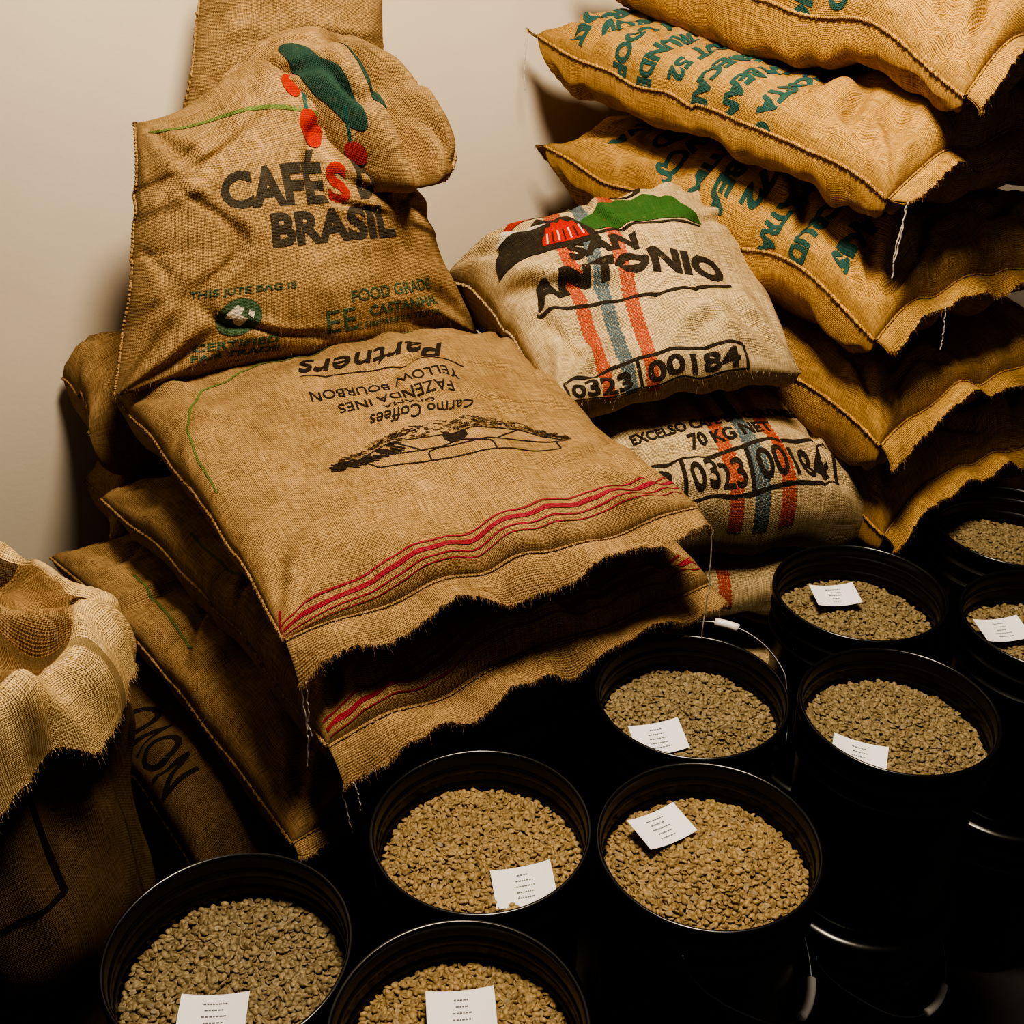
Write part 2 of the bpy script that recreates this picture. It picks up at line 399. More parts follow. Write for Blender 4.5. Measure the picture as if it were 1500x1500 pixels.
# ------------------------------------------------------------ sacks
S={}
L1=[(-.315,1.285,.945),(.291,1.575,.975),(-.02,2.19,1.01),(-.745,1.97,.99)]
S['partners']=make_sack('coffee_sack',L1,.105,.085,n=2.5,seed=3,NU=71,NV=81,pinch=.05,fw=.052,fdroop=.55,flare=1.35,thread=[(.03,.15,1),(.05,.10,14),(.985,.21,2)],
    bulge=lambda x,y:.90+.18*y,fuzz=3500,crease=.007,wr=1.1)
L2=[(-.265,1.255,.765),(.335,1.63,.79),(.0,2.19,.81),(-.79,1.93,.79)]
S['left2']=make_sack('coffee_sack',L2,.10,.09,n=3,seed=5,fw=.055,fdroop=.6,flare=1.4,thread=[(.02,.10,3),(.06,.06,33)],fuzz=800,wr=1.2)
L3=[(-.33,1.24,.60),(.30,1.63,.62),(-.0,2.19,.64),(-.93,1.96,.64)]
S['left3']=make_sack('coffee_sack',L3,.10,.09,n=3,seed=8,fw=.03,fdroop=.9,thread=[(.02,.09,4)],fuzz=800,wr=1.3)
L4=[(-.43,1.21,.41),(.25,1.62,.43),(-.05,2.15,.45),(-.98,1.88,.45)]
S['left4']=make_sack('coffee_sack',L4,.115,.11,n=3,seed=11,front=False,kind='brown')  # shade low in the stack is painted into the base colour
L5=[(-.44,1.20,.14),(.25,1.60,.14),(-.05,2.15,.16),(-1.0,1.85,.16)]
S['left5']=make_sack('coffee_sack',L5,.19,.14,n=3,seed=12,front=False,kind='brown')  # same darkened jute, shade included in its colour
dv=np.array([.883,.469]); nvw=np.array([.469,-.883]); O=np.array([-.72,1.90])
def loc(q,w,z): p=O+dv*q+nvw*w; return (p[0],p[1],z)
for i,z in enumerate((.14,.40,.66,.90)):
    h=.13
    make_sack('coffee_sack',[loc(-.04,-.12,z),loc(.78,-.10,z),loc(.78,-.40,z),loc(-.04,-.40,z)],h,h,n=3,seed=20+i,NU=25,NV=20,front=False)
BR=[loc(.0,.02,1.03),loc(.73,.01,1.00),loc(.60,-.14,1.44),loc(.15,-.13,1.46)]
def br_slump(P,x,y):
    P=P+np.array([0,0,1.0])*(.11*np.clip((y-.35)/.65,0,1)**1.3*np.exp(-((x-.1)/.62)**2))[...,None]
    N3=np.array([.469,-.883,0])
    t=y-.50+.35*(x-.5); k=np.clip((x+.1)/.5,0,1)
    P=P+N3*((-.024*np.exp(-(t/.05)**2)+.018*np.exp(-((t+.11)/.06)**2))*k)[...,None]
    t2=y-.18+.5*(x-.7); k2=np.clip((x-.2)/.4,0,1)
    P=P+N3*((-.014*np.exp(-(t2/.05)**2)+.010*np.exp(-((t2+.1)/.06)**2))*k2)[...,None]
    t3=y-.62-.3*(x+.5); k3=np.clip((-x+.1)/.5,0,1)
    return P+N3*((-.014*np.exp(-(t3/.05)**2)+.012*np.exp(-((t3+.1)/.07)**2))*k3)[...,None]
S['brasil']=make_sack('coffee_sack',BR,.155,.12,n=2.3,nb=2.8,seed=31,NU=71,NV=71,pinch=.035,front=False,
    sag=lambda x,y:-.05*np.clip(y,0,1)**2,slump=br_slump,wr=1.25,crease=.008,fuzz=3500)
def patch(net,mr,mc):
    net=np.asarray(net,float); A=np.stack([catmull(r,mc) for r in net]); return catmull(A,mr)
FLn=[[(.32,-.20,1.51),(.36,-.13,1.49),(.38,-.08,1.44),(.42,-.04,1.38),(.46,-.02,1.31),(.49,-.02,1.29)],
    [(.40,-.17,1.575),(.43,-.06,1.555),(.45,.01,1.50),(.48,.055,1.42),(.51,.065,1.345),(.51,.0,1.32)],
    [(.47,-.16,1.59),(.50,-.04,1.572),(.52,.045,1.52),(.54,.10,1.435),(.555,.105,1.345),(.55,.02,1.325)],
    [(.53,-.17,1.575),(.545,-.15,1.51),(.553,-.08,1.46),(.570,-.01,1.40),(.59,.055,1.34),(.58,.01,1.32)],
    [(.575,-.17,1.565),(.612,-.05,1.53),(.628,.035,1.48),(.640,.085,1.42),(.62,.09,1.35),(.605,.02,1.33)],
    [(.605,-.17,1.53),(.645,-.07,1.495),(.658,.01,1.445),(.665,.055,1.395),(.64,.07,1.35),(.62,.02,1.335)],
    [(.60,-.17,1.49),(.635,-.10,1.465),(.645,-.03,1.415),(.645,.0,1.38),(.63,.02,1.355),(.61,.0,1.34)],
    [(.55,-.18,1.46),(.58,-.12,1.43),(.59,-.07,1.39),(.59,-.04,1.36),(.58,-.02,1.35),(.58,-.02,1.34)]]
net=[[loc(*p) for p in r] for r in FLn]
G=patch(net,90,90)
def add_sheet(name,G,root,kind,closed=False):
    nv,nu=G.shape[:2]
    lu=np.linalg.norm(np.diff(G[nv//2],axis=0),axis=1).sum(); lv=np.linalg.norm(np.diff(G[:,nu//2],axis=0),axis=1).sum()
    U=np.linspace(0,lu,nu);V=np.linspace(0,lv,nv); uu,vv=np.meshgrid(U,V)
    o=new_obj(name,G.reshape(-1,3),grid_faces(nv,nu,closed),M(kind),root,np.stack([uu,vv],-1).reshape(-1,2))
    sh=Sheet(G,U,V,1)
    if np.sum(sh.N*(np.array([0,0,1.92])-G))<0: sh=Sheet(G,U,V,-1)
    sh.root=root; sh.kind=kind; sh.Lu=lu; sh.Lv=lv; return sh
nf=fnoise(G,11,5,2); nf2=fnoise(G,7,9,1)
G=G+np.array([.3,-.6,.5])*(nf*.014-.020*np.exp(-(nf2/.09)**2))[...,None]
S['flap']=add_sheet('mouth_flap',G,S['brasil'].root,'jute')
parts=[]; cord(G[62],np.zeros(3),parts,.0040); v,f=merge(parts); new_obj('flap_seam',v,f,M('jute'),S['brasil'].root,v[:,:2])
BK=[loc(.10,-.22,1.04),loc(.66,-.22,1.04),loc(.68,-.30,1.80),loc(.36,-.30,1.74)]
make_sack('coffee_sack',BK,.10,.08,n=2.1,nb=2.4,seed=41,front=False)
# middle stack
def sa_slump(P,x,y):
    t=y+.10+.55*(x+.6); k=np.clip((-x-.15)/.4,0,1)*np.clip((1-np.abs(x))*8,0,1)*np.clip((1-np.abs(y))*5,0,1)
    P=P+np.array([.25,-.75,.6])*((-.022*np.exp(-(t/.07)**2)+.016*np.exp(-((t-.15)/.09)**2))*k)[...,None]
    t2=y-.25-.4*(x-.6); k2=np.clip((x-.35)/.4,0,1)*np.clip((1-np.abs(x))*8,0,1)*np.clip((1-np.abs(y))*5,0,1)
    return P+np.array([.25,-.75,.6])*((-.016*np.exp(-(t2/.06)**2)+.012*np.exp(-((t2-.13)/.08)**2))*k2)[...,None]
S['sa']=make_sack('coffee_sack',[(.09,1.87,1.015),(.53,1.97,1.035),(.46,2.42,1.245),(-.14,2.30,1.13)],.14,.125,n=2.4,seed=51,kind='pale',front=False,NU=71,NV=71,
    bulge=lambda x,y:.95+.42*y,fuzz=3500,crease=.010,wr=1.3,ears=(0,0,.05,-.03),slump=sa_slump)
S['ex']=make_sack('coffee_sack',[(.12,1.82,.745),(.71,1.93,.735),(.52,2.45,.86),(-.03,2.3,.84)],.175,.10,n=2.5,seed=53,kind='pale',front=False,NU=61,NV=61,fuzz=1500,crease=.009,wr=1.2)
S['sa3']=make_sack('coffee_sack',[(.12,1.83,.56),(.66,1.93,.55),(.52,2.45,.62),(-.0,2.3,.62)],.12,.09,n=2.6,seed=55,kind='pale',front=False)
make_sack('coffee_sack',[(.12,1.83,.36),(.64,1.93,.36),(.52,2.45,.38),(-.0,2.3,.38)],.10,.10,n=2.6,seed=57,kind='pale',front=False)
make_sack('coffee_sack',[(.12,1.83,.14),(.64,1.93,.14),(.52,2.45,.15),(-.0,2.3,.15)],.12,.13,n=2.6,seed=58,kind='pale',front=False)
# right stack
R0=[(.66,1.86,0),(1.16,2.20,0),(.60,2.96,0),(.11,2.68,0)]
def rs(z,dz=(0,0,0,0),dx=0,dy=0,**k): 
    c=[(p[0]+dx,p[1]+dy,z+e) for p,e in zip(R0,dz)]
    return make_sack('coffee_sack',c,.120,.110,n=3.0,kind='gold',back=True,fw=.042,fdroop=.35,flare=1.4,fuzz=1500,wr=1.4,crease=.013,NU=51,NV=71,
        sag=lambda x,y,s=k.get('seed',1):-.015*np.cos(y*2.4+s)*np.cos(x*1.5),
        bulge=lambda x,y,s=k.get('seed',1):1+.12*np.sin(x*2+s)-.10*np.cos(y*2.5+s*2),**k)
S['rA']=rs(1.61,(0,.02,.05,.05),.045,.02,seed=61,ears=(-.06,-.02,0,.02),thread=[(.3,.12,7)])
S['rB']=rs(1.43,(0,.0,.03,.04),-.055,0,seed=63,ears=(-.05,-.02,0,.03),thread=[(.0,.10,9),(.02,.13,19)])
S['rC']=rs(1.205,(0,.0,.03,.04),-.035,0,seed=65,ears=(-.06,-.02,0,.03),thread=[(.3,.08,10)])
S['rD']=rs(.985,(0,.0,.0,.0),.005,0,seed=67,ears=(-.06,-.02,0,.0))
S['rE']=rs(.79,(0,.0,.0,.0),.05,0.02,seed=69,ears=(-.05,-.02,0,.0))
rs(.58,(0,.0,.0,.0),.10,0.12,seed=71); rs(.36,(0,.0,.0,.0),.06,0.1,seed=73); rs(.13,(0,.0,.0,.0),.06,0.1,seed=75)
# ---- open sack at left foreground
def open_sack():
    root=empty('open_coffee_sack'); cx,cy=-.80,1.15; m=180; J=120
    th=np.linspace(0,2*math.pi,m,endpoint=False)
    prof=[(.20,0),(.235,.03),(.25,.15),(.262,.35),(.268,.6),(.264,.8),(.250,.97),(.243,1.03),(.248,1.06),(.262,1.075),(.278,1.06),(.290,1.03),(.295,1.0),(.294,.965)]
    pr=catmull([(a,b,0) for a,b in prof],600)
    s=np.concatenate([[0],np.cumsum(np.linalg.norm(np.diff(pr,axis=0),axis=1))]); q=np.linspace(0,s[-1],J)
    pr=np.stack([np.interp(q,s,pr[:,0]),np.interp(q,s,pr[:,1])],1); a=int(np.argmax(pr[:,1]))-1
    G=np.zeros((J,m,3))
    for j in range(J):
        r,z=pr[j]
        G[j,:,0]=r*np.cos(th);G[j,:,1]=r*np.sin(th);G[j,:,2]=z
    k1=fnoise(G,3.2,3,2); k2=fnoise(G*np.array([1,1,.35]),12,4,2)
    up=np.clip((G[...,2]-.5)/.5,0,1)
    rad=1+.10*k1+(.03+.08*up)*k2
    G[...,0]*=rad; G[...,1]*=rad
    topf=np.clip((G[...,2]-.75)/.25,0,1)
    G[...,2]+=topf*(.050*np.cos(th-math.radians(235))[None,:]+.05*fn1(np.cos(th)*2+3*np.sin(th),3,1)[None,:]+.03*fn1(np.cos(th)*7+5*np.sin(th),8,1)[None,:])
    # the turned-over cuff hangs lower toward the front-left
    hang=np.clip(np.cos(th-math.radians(250)),0,1)*.07
    e=np.array([rnd.uniform(-.003,.003) for _ in range(m)])+fn1(np.cos(th)*5+np.sin(th)*3,4,1)*.05-hang
    for i in range(1,16): G[-i,:,2]+=e*(1-(i-1)/15)
    G+=np.array([cx,cy,0])
    U=np.linspace(0,2*math.pi*.27,m); V=np.linspace(0,s[-1],J); uu,vv=np.meshgrid(U,V)
    uv=np.stack([uu,vv],-1)
    new_obj('cloth',G[:a+1].reshape(-1,3),grid_faces(a+1,m,True),M('brown'),root,uv[:a+1].reshape(-1,2))  # body cloth darkened: its shade is painted into the base colour
    new_obj('rolled_cuff',G[a:].reshape(-1,3),grid_faces(J-a,m,True),M('lit_cuff'),root,uv[a:].reshape(-1,2))  # same cloth lightened: light on the turned-over fold is in the colour
    # mouth gathered together: the cloth dips behind the cuff then bunches up in pleats to a peak
    N_=60; K=np.zeros((N_,m,3)); edge=G[a]; peak=np.array([cx-.03,cy+.12,1.12])
    for j in range(N_):
        t=j/(N_-1); K[j]=edge*(1-t)+peak*t; K[j,:,2]-=.06*math.sin(min(1,t*1.6)*3.14)
    tt=np.linspace(0,1,N_)[:,None]; env=np.sin(tt*math.pi*.93)**.6
    pl=np.sin(th[None,:]*9+2.5*fnoise(K,4,8,2))
    K[...,2]+=env*(.022*pl+.035*fnoise(K,8,8,2))
    K[...,0]+=env*.02*fnoise(K,6,18,2); 
    Kuv=np.stack([uu[0][None,:]*(1-tt*.6),.9+tt*.3+0*th[None,:]],-1)
    new_obj('inner_cloth',K.reshape(-1,3),grid_faces(N_,m,True),M('jute'),root,Kuv.reshape(-1,2))
    a2,b2=fibres(G[-1],np.tile(np.array([0,0,-1.0]),(m,1)),3000,.002,.010,width=.0003,seed=4)
    new_obj('fringe',a2,b2,M('lit_cuff'),root,np.array(a2)[:,:2])
    sh=Sheet(G,U,V,1); sh.root=root; sh.kind='brown'; return sh
S['open']=open_sack()
# ------------------------------------------------------------ prints
p=S['partners']; R=180-11
text(p,"Partners",.03,.170,.25,.085,R,'black',.012,shear=.25)
band(p,[(-.10,.165),(.04,.125),(.17,.085)],.003,'black')
text(p,"YELLOW BOURBON",.02,.078,.26,.027,R,'black',.006)
text(p,"FAZENDA INES",.02,.032,.20,.027,R,'black',.006)
text(p,"GRAMA",.03,.002,.09,.010,R,'black',0)
text(p,"Carmo Coffees",.04,-.030,.18,.036,R,'black',.008,shear=.25)
def rr2(pts,u,v,rot): return [tuple(q) for q in xf(np.array(pts,float)*np.array([1.1,-1.1]),u,v,rot)]
H=(.055,-.128,R)
bands(p,[(rr2(q,*H),.0026) for q in ([(-.17,-.022),(-.10,.012),(.10,.012),(.17,-.022),(-.17,-.022)],[(-.15,-.02),(-.15,-.05),(.13,-.05),(.15,-.02)],[(-.10,.012),(-.06,-.02)],[(.10,.012),(.06,-.02)],[(-.05,-.05),(-.05,-.03),(0,-.01),(.05,-.03),(.05,-.05)])],'black')
shape(p,[rr2([(-.018,.012),(-.018,-.004),(-.010,-.012),(0,-.015),(.010,-.012),(.018,-.004),(.018,.012)],*H)],0,0,0,1,'black')
r_=random.Random(5); ln_=[]
for k in range(420):
    x=r_.uniform(-.18,.18); y=.014+r_.random()*.040*(1-abs(x)/.25); a=r_.uniform(-.9,.9)
    if abs(x)>.10: y-=.03*(abs(x)-.10)/.07
    L=r_.uniform(.004,.012); ln_.append((rr2([(x,y),(x+L*math.cos(a)*.6,y+L*math.sin(a)),(x+L*math.cos(a),y+L*math.sin(a)*.4+.001)],*H),.0014))
for k in range(120):
    x=r_.uniform(.08,.19); y=-.02-(x-.13)*.3+r_.uniform(-.014,.014); ln_.append((rr2([(x,y),(x+.010,y+.006)],*H),.003))
bands(p,ln_,'black')
shape(p,[circ(0,0,.05,24,.03)],.0,.335,0,1,'black')
band(p,[(.16,.31),(.0,.30),(-.14,.275),(-.26,.21),(-.325,.12),(-.345,.03),(-.35,-.06)],.0045,'lime')
for v0,w_ in ((-.322,.003),(-.336,.008),(-.352,.003),(-.364,.002)):
    band(p,[(-.375,v0-.045),(-.2,v0-.028),(.0,v0-.012),(.2,v0),(.36,v0+.005)],w_,'pink')
band(p,[(-.385,-.42),(-.385,-.375),(-.36,-.34)],.008,'pink')
q=S['left2']
for v0,w_ in ((-.345,.003),(-.36,.009),(-.38,.003)): band(q,[(-.39,v0-.02),(0,v0),(.39,v0+.01)],w_,'pink')
band(q,[(-.36,.10),(-.355,.0),(-.34,-.06)],.0045,'lime'); band(S['left3'],[(-.36,.22),(-.37,.1),(-.38,-.02)],.0045,'lime')
text(S['left4'],"NOVO",-.40,-.02,.20,.09,85,'black',.01); text(S['left4'],"0",-.30,-.36,.03,.05,20,'black',.02)
b=S['brasil']
band(b,[(-.30,.238),(-.1,.21),(.03,.185),(.15,.168)],.006,'lime')
text(b,"CAF\u00c9",-.062,.102,.205,.078,-2,'grey',.045)
text(b,"S",.066,.09,.04,.064,-2,'red',.045)
text(b,"DO",.150,.09,.09,.062,-2,'grey',.045)
text(b,"BRASIL",.045,.018,.25,.064,-1,'grey',.045)
text(b,"THIS JUTE BAG IS",-.132,-.082,.175,.016,-2,'green',.02)
shape(b,[circ(0,0,.036)],-.138,-.130,0,1,'green')
for lp in ([(-.020,.012),(-.004,.024),(.008,.016),(.002,.004),(.014,-.004),(.004,-.018),(-.006,-.010),(-.010,.0),(-.022,.002)],[(.016,.012),(.024,.006),(.022,-.006),(.014,.002)]):
    shape(b,[lp],-.138,-.130,0,1,'white',.002)
text(b,"CERTIFIED",-.138,-.184,.13,.017,-2,'green',.02); text(b,"FAIR TRADE",-.138,-.207,.135,.014,-2,'green',.02)
text(b,"FOOD GRADE",.135,-.118,.17,.024,2,'green',.01); text(b,"CASTANHAL",.155,-.153,.15,.022,2,'green',.02)
text(b,"COMPANHIA TEXTIL",.14,-.183,.17,.014,2,'green',.01); text(b,"EE",.03,-.168,.05,.05,2,'green',.0)
for (u,v,r0) in ((.045,.162,.024),(.034,.220,.018)): shape(b,[circ(0,0,r0)],u,v,0,1,'red',.0015)
band(b,[(.045,.185),(.06,.225),(.09,.26)],.007,'teal',.002)
fl=S['flap']
def leaf(L,W): return [(-L*math.cos(t*math.pi/12),W*math.sin(t*math.pi/12)) for t in range(13)]+[(L*math.cos(t*math.pi/12),-W*math.sin(t*math.pi/12)) for t in range(1,12)]
shape(fl,[leaf(.10,.034)],fl.Lu*.32,fl.Lv*.16,10,1,'dgreen',.0015)
shape(fl,[leaf(.085,.028)],fl.Lu*.30,fl.Lv*.31,-10,1,'dgreen',.0015)
shape(fl,[circ(0,0,.021)],fl.Lu*.62,fl.Lv*.13,0,1,'red',.0015)
band(fl,[(fl.Lu*.45,fl.Lv*.17),(fl.Lu*.58,fl.Lv*.13)],.006,'teal',.0015)
s=S['sa']
stp=[(-.165,-.38),(-.150,-.12),(-.12,.08),(-.085,.28)]
for d_,c_ in ((0,'salmon'),(.050,'blue'),(.100,'salmon')): woven(s,[(x+d_,y) for x,y in stp],.028,c_)
text(s,"ANTONIO",-.03,-.030,.39,.056,-7,'black',.05,arc=.4,off=.0018)
text(s,"SAN",-.055,.030,.135,.042,-7,'black',.05,off=.0018)
band(s,[(-.235,-.052),(-.12,-.086),(.0,-.103),(.10,-.106),(.17,-.098)],.006,'black',.0018)
band(s,[(-.13,.066),(.0,.060),(.15,.046)],.006,'black',.0018)
def hill(w,h,n=20): return [(-w,0)]+[(-w+2*w*t/n,h*math.sin(math.pi*t/n)**.8*(1+.12*math.sin(t*1.7))) for t in range(1,n)]+[(w,0)]
shape(s,[hill(.125,.095)],.035,.064,-4,1,'grass',.0016)
shape(s,[hill(.110,.115)],-.160,.052,-4,1,'black',.002)
shape(s,[hill(.045,.06)],-.115,.062,-4,1,'bred',.0025)
shape(s,[hill(.05,.03)],-.175,.135,-4,1,'white',.0025); 
for ci in ('white','black'): bands(s,[([(-.15+.012*k,.066),(-.14+.010*k,.092)],.003) for k in range(7) if (k%2==0)==(ci=='white')],ci,.003)
shape(s,[circ(0,0,.028,24,.036),circ(0,0,.015,24,.020)],.045,.205,0,1,'black',.0018)
shape(s,[hill(.05,.02)],-.16,.19,0,1,'red',.0018)
frame(s,-.265,-.300,.152,-.226,.007,verts=(-.085,))
text(s,"0323",-.178,-.263,.15,.048,0,'black',.03,off=.0018); text(s,"00184",.034,-.262,.205,.048,0,'black',.03,off=.0018)
s=S['ex']
for d_,c_ in ((.005,'salmon'),(.055,'blue'),(.105,'salmon')): woven(s,[(d_+.01,-.42),(d_+.01,-.25),(d_,-.02)],.028,c_)
text(s,"EXCELSO CAFE DE COLOMBIA",.03,-.118,.40,.022,9,'black',.03,off=.0018)
text(s,"70 KG NET",.035,-.155,.18,.030,8,'black',.035,off=.0018)
frame(s,-.26,-.318,.222,-.226,.008,verts=(-.085,.048),slope=.11)
text(s,"3",-.12,-.254,.03,.062,6,'black',.03,off=.0018); text(s,"0323",-.018,-.246,.11,.062,6,'black',.02,off=.0018); text(s,"00184",.135,-.229,.15,.062,6,'black',.02,off=.0018)
s=S['sa3']
for d_,c_ in ((-.06,'salmon'),(-.01,'blue'),(.04,'salmon')): woven(s,[(d_,-.40),(d_,-.2)],.028,c_)
def teal(s,rows,u0=-.29,seed=0):
    r=random.Random(seed)
    for v,wd in rows:
        w_=len(wd)*.033; text(s,wd,u0+.085-w_/2+.03+r.uniform(-.01,.01),v,w_,.044,180+r.uniform(-4,4),'teal',.05)
teal(S['rA'],[(.30,'RICA'),(.22,'PERU'),(.14,'SHB'),(.05,'PRODUCE'),(-.03,'CAFE'),(-.12,'ORGANIC'),(-.20,'WASHED')],-.27,1)
teal(S['rB'],[(.37,'CREDIT'),(.30,'PROD'),(.22,'BY COOP'),(.14,'SURUNDE'),(.06,'LOT 52'),(-.02,'FEDECAFE'),(-.10,'CA BEANS'),(-.18,'COSTA C.')],-.25,2)
teal(S['rC'],[(.30,'JAVA'),(.20,'MED'),(.12,'24/CS'),(.03,'JATIMED'),(-.05,'CA BEANS'),(-.12,'52/72'),(-.20,'SUMATRA'),(-.28,'BRICRUDY'),(-.36,'BEANS')],-.25,3)
o_=S['open']
bands(o_,[([(1.2,.775),(1.56,.775)],.008),([(1.56,.775),(1.56,.96)],.008)],'black')
text(o_,"08",1.42,.70,.09,.05,0,'black',.03); text(o_,"TJ",1.40,.63,.07,.05,0,'black',.03)
# ------------------------------------------------------------ buckets
plast=plain('black_plastic',(.0055,.0055,.0065),.27,.6,40,.3,.0004)
wire=plain('wire_steel',(.25,.25,.26),.35); wire.node_tree.nodes['Principled BSDF'].inputs['Metallic'].default_value=1
grip=plain('white_grip',(.7,.68,.64),.4)
paper=plain('label_paper',(.78,.77,.78),.7,.2); pink=plain('label_ink',(.12,.12,.13),.7)
def lathe(prof,m=96):
    th=np.arange(m)*2*math.pi/m; pr=np.array(prof)
    V=np.stack([pr[:,0,None]*np.cos(th),pr[:,0,None]*np.sin(th),np.repeat(pr[:,1,None],m,1)],-1)
    return V.reshape(-1,3),grid_faces(len(prof),m,True)
shellprof=[(0,.0),(.126,.0),(.131,.004),(.1335,.02),(.139,.26),(.1395,.283),(.1475,.285),(.149,.288),(.1475,.291),(.1400,.294),(.1402,.318),(.148,.320),(.1495,.324),(.148,.328),(.1408,.332),
 (.1410,.348),(.149,.350),(.1505,.354),(.1510,.364),(.1500,.3695),(.1480,.3715),(.1450,.370),(.1432,.366),(.1425,.350),(.1395,.26),(.135,.05),(.13,.012),(0,.010)]
bv,bf=lathe(shellprof); shell_me=None
def bean_mesh(seed,mound=.012,name='beans'):
    r=random.Random(seed)
    nt,npf=12,8
    th=np.linspace(0,math.pi,npf+1); ph=np.arange(nt)*2*math.pi/nt
    vs=[]
    for t in th[1:-1]:
        for q in ph: vs.append((math.cos(t),math.sin(t)*math.cos(q),math.sin(t)*math.sin(q)))
    vs=[(1,0,0)]+vs+[(-1,0,0)]; B=np.array(vs)
    fc=[]; nb=len(B)
    for i in range(nt): fc.append((0,1+i,1+(i+1)%nt)); fc.append((nb-1,nb-1-nt+(i+1)%nt,nb-1-nt+i))
    for j in range(npf-2):
        for i in range(nt):
            a=1+j*nt+i;b=1+j*nt+(i+1)%nt; fc.append((a,a+nt,b+nt,b))
    up=B[:,2]>0
    g=np.exp(-(B[:,1]/.28)**2)*(1-np.abs(B[:,0])**3)
    crease=np.where(up,g,0)
    B[:,2]=np.where(up,B[:,2]*.45-g*.35,B[:,2]*1.0)
    B*=np.array([.0053,.0039,.0030])
    pts=[]; sp=.0069
    for layer,(zz,j) in enumerate(((0,.35),(.0026,.5),(-.003,.3))):
        ny=int(.3/(sp*.866))
        for a in range(-ny//2-1,ny//2+2):
            for b in range(-24,25):
                x=(b+(a%2)*.5)*sp+r.uniform(-j,j)*sp; y=a*sp*.866+r.uniform(-j,j)*sp
                if layer==1 and r.random()<.35: continue
                if x*x+y*y<(.1365)**2: pts.append((x,y,zz+r.uniform(-.001,.0015)))
    AV=np.zeros((len(pts)*nb,3)); AC=np.zeros((len(pts)*nb,4)); F=[]
    for k,(x,y,z) in enumerate(pts):
        rr=math.hypot(x,y)
        z+=mound*(1-(rr/.137)**2)+.006*mnoise.noise(Vector((x*14,y*14,seed)))
        yaw=r.uniform(0,2*math.pi); roll=(math.pi if r.random()<.5 else 0)+r.gauss(0,.5); pt=r.gauss(0,.25)
        cy,sy=math.cos(yaw),math.sin(yaw); cr,sr=math.cos(roll),math.sin(roll); cq,sq=math.cos(pt),math.sin(pt)
        Rx=np.array([[1,0,0],[0,cr,-sr],[0,sr,cr]]);Ry=np.array([[cq,0,sq],[0,1,0],[-sq,0,cq]]);Rz=np.array([[cy,-sy,0],[sy,cy,0],[0,0,1]])
        s=r.uniform(.86,1.12); Q=(B*s)@(Rz@Ry@Rx).T+np.array([x,y,z])
        AV[k*nb:(k+1)*nb]=Q; v=r.random(); AC[k*nb:(k+1)*nb,0]=v; AC[k*nb:(k+1)*nb,1]=crease; AC[k*nb:(k+1)*nb,3]=1
        o=k*nb; F+=[tuple(i+o for i in q) for q in fc]
    me=bpy.data.meshes.new(name); me.from_pydata(AV.tolist(),[],F); me.polygons.foreach_set('use_smooth',[True]*len(me.polygons))
    ca=me.color_attributes.new('bean','FLOAT_COLOR','POINT'); ca.data.foreach_set('color',AC.astype(np.float32).ravel())
    return me
def beanmat(name,lo,hi):
    k=NT(name); a=k.n.new('ShaderNodeAttribute'); a.attribute_name='bean'
    sp=k.n.new('ShaderNodeSeparateColor'); k.link(a.outputs['Color'],sp.inputs[0])
    c=k.mix(sp.outputs[0],lo,hi)
    c=k.mix(k.math('MULTIPLY',sp.outputs[1],.8),c,(lo[0]*.25,lo[1]*.21,lo[2]*.18))
    tc=k.n.new('ShaderNodeTexCoord'); nn=k.noise(tc.outputs['Object'],260,2,.6)
    c=k.mix(k.math('MULTIPLY',nn,.35),c,(hi[0]*1.2,hi[1]*1.2,hi[2]*1.25))
    k.link(c,k.b.inputs['Base Color']); k.b.inputs['Roughness'].default_value=.5; k.b.inputs['Specular IOR Level'].default_value=.35
    return k.m
bm_gold=beanmat('green_coffee_gold',(.16,.108,.042),(.35,.245,.112))
bm_olive=beanmat('green_coffee_olive',(.13,.094,.042),(.28,.212,.108))
bm_grey=beanmat('green_coffee_grey',(.13,.094,.043),(.27,.207,.11))
beds=[bean_mesh(1,mound=.010),bean_mesh(2,mound=.022)]
def disc(r,z,mat,name,parent):
    m=48; v=[(r*math.cos(i*2*math.pi/m),r*math.sin(i*2*math.pi/m),z) for i in range(m)]
    return new_obj(name,v,[tuple(range(m))],mat,parent,smooth=False)
beddark=plain('bean_bed',(.05,.035,.018),.9)
def label(parent,x,y,z,rot,tx,ty,w=.082,h=.056,seed=0):
    r=random.Random(seed); n=9; V=[]; 
    for j in range(n):
        for i in range(n):
            a=(i/(n-1)-.5);b=(j/(n-1)-.5); V.append((a*w,b*h,.024*a*a+.001))
    o=new_obj('label_card',V,grid_faces(n,n),paper,parent); o.location=(x,y,z); o.rotation_euler=(tx,ty,rot)
    T=[];F=[]
    for k in range(5):
        yy=.016-.008*k; L=r.uniform(.012,.03); xx=-L/2; 
        while xx<L/2:
            d=r.uniform(.0015,.004); q=len(T)
            zz=.024*(xx/w)**2+.0016
            T+=[(xx,yy-.0008,zz),(xx+d,yy-.0008,zz),(xx+d,yy+.0008,zz),(xx,yy+.0008,zz)]; F.append((q,q+1,q+2,q+3)); xx+=d+.001
    t=new_obj('label_print',T,F,pink,o,smooth=False)
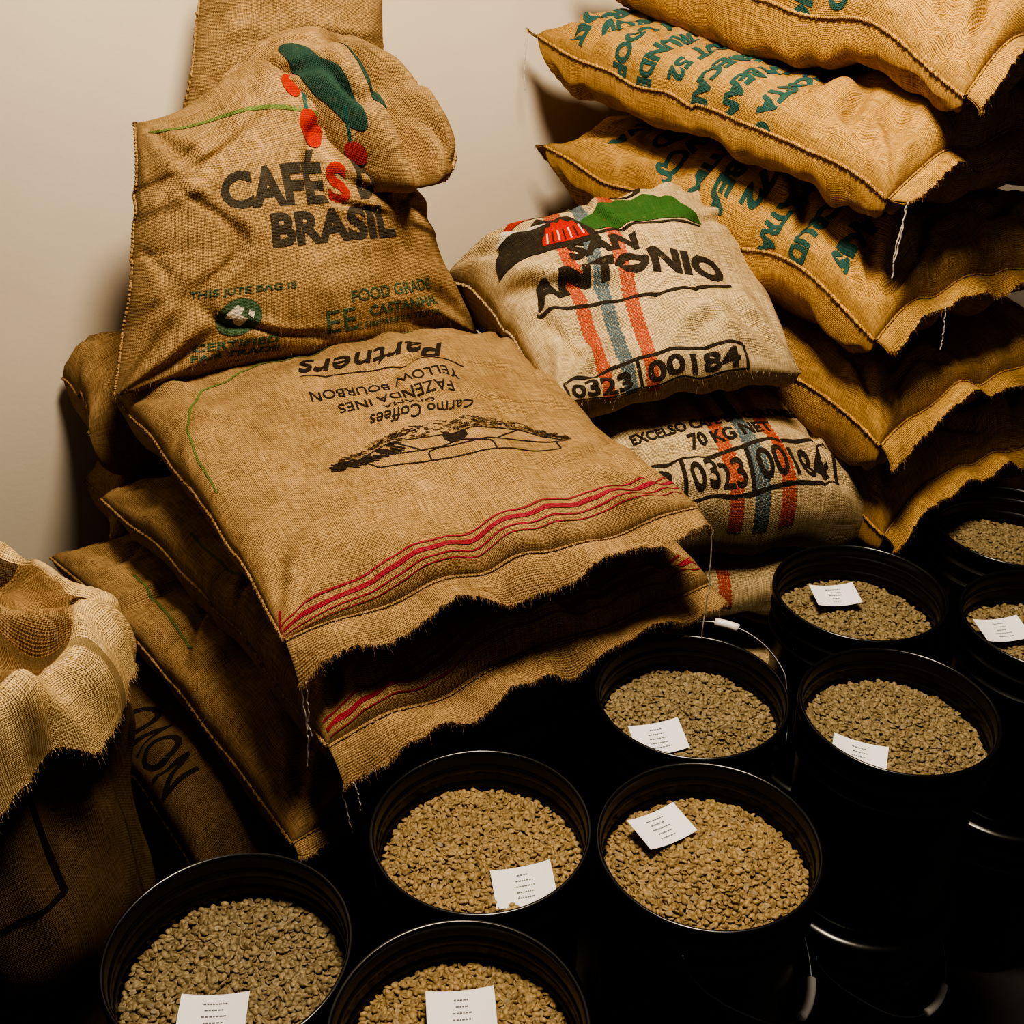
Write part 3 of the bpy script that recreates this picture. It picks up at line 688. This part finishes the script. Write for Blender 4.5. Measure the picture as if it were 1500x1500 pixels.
def bucket(x,y,z,beans=None,level=.30,bed=0,lab=None,bail=None,rot=0,seed=0,tilt=(0,0)):
    global shell_me
    root=empty('plastic_bucket'); root.location=(x,y,z)
    if shell_me is None:
        o=new_obj('shell',bv,bf,plast,root); shell_me=o.data
    else:
        o=bpy.data.objects.new('shell',shell_me); col.objects.link(o); o.parent=root
    if beans:
        b=bpy.data.objects.new('coffee_beans',beds[bed]); col.objects.link(b); b.parent=root; b.location=(0,0,level); b.rotation_euler=(tilt[0],tilt[1],rot)
        if not beds[bed].materials: beds[bed].materials.append(beans)
        b.material_slots[0].link='OBJECT'; b.material_slots[0].material=beans
        disc(.139,level-.009,beddark,'bean_fill',root)
    else:
        v,f=lathe([(0,.3705),(.10,.3705),(.125,.3712),(.13,.3765),(.152,.3765),(.1535,.372),(.1535,.362),(.1525,.358)]); new_obj('lid',v,f,plast,root)
    if lab: label(root,*lab)
    if bail:
        ang,drop,g0,g1,rad=bail
        pts=[]
        for t in np.linspace(0,math.pi,61):
            px=math.cos(t)*.154; k=math.sin(t); hh=k*drop
            py=math.sqrt(max(.1575**2-px*px,0)); py*=1+(rad-1)*k
            py=py*min(1,k*1.5+.02) if k<.66 else py
            pts.append((px,py,.325-hh))
        P=np.array(pts); c_,s_=math.cos(ang),math.sin(ang); P=np.stack([P[:,0]*c_-P[:,1]*s_,P[:,0]*s_+P[:,1]*c_,P[:,2]],1)
        v,f=tube(P,.0017,8); new_obj('bail_handle',v,f,wire,root)
        v,f=tube(P[g0:g1],.007,12); new_obj('handle_grip',v,f,grip,root)
    return root
B=[(-.343,.930,bm_grey,.292,0,(-.015,-.050,.307,.05,.12,0)),
   (-.042,1.126,bm_gold,.300,0,(.058,-.055,.315,.15,.25,-.1)),
   (.262,1.100,bm_gold,.305,1,(-.055,.055,.335,.55,.1,.1)),
   (-.060,.822,bm_gold,.300,0,(-.0,.05,.325,.1,.15,0)),
   (.280,1.404,bm_olive,.300,0,(-.055,-.050,.32,.25,.25,0)),
   (.592,1.369,bm_olive,.305,1,(-.070,-.060,.325,-.3,.2,.1)),
   (.613,1.683,bm_olive,.292,0,(-.025,.05,.322,.1,.1,0)),
   (.918,1.598,bm_olive,.300,0,(-.070,.02,.33,.15,.1,.0)),
   (.967,1.905,bm_olive,.290,0,None)]
rad_=math.radians
for i,(x,y,bmn,lev,bed,lab) in enumerate(B):
    bucket(x,y,.378,bmn,lev,bed,None if lab is None else lab+(.082,.056,i),rot=i*1.1,seed=i,bail={2:(rad_(-109),.20,24,34,1.05),4:(rad_(-28),-.062,28,34,1.10)}.get(i))
    bucket(x,y,0,None,bail={5:(rad_(-129),.13,25,35,1.08)}.get(i))
# ------------------------------------------------------------ light
def area(name,locn,target,size,power,colr):
    l=bpy.data.lights.new(name,'AREA'); l.shape='DISK'; l.size=size; l.energy=power; l.color=colr
    o=bpy.data.objects.new(name,l); col.objects.link(o); o.location=locn
    o.rotation_euler=(Vector(target)-Vector(locn)).to_track_quat('-Z','Y').to_euler(); return o
area('ceiling_light',(.15,1.25,3.05),(.0,2.2,1.1),.5,82,(1,.85,.65))
w=bpy.data.worlds.new('world'); scene.world=w; w.use_nodes=True
w.node_tree.nodes['Background'].inputs[0].default_value=(1,.87,.74,1); w.node_tree.nodes['Background'].inputs[1].default_value=.075
# ------------------------------------------------------------ square the room to the world axes
bpy.context.view_layer.update()
RM=Matrix.Rotation(-math.atan2(.469,.883),4,'Z')
for o in [o for o in scene.objects if o.parent is None]: o.matrix_world=RM@o.matrix_world
for o in [o for o in scene.objects if o.type=='MESH' and o.parent is None]:
    o.data.transform(o.matrix_world); o.matrix_world=Matrix.Identity(4)
for o in [o for o in scene.objects if o.type=='EMPTY' and 'sack' in o.name]:
    mw=o.matrix_world.copy()
    for c in o.children: c.data.transform(mw)
    o.matrix_world=Matrix.Identity(4)
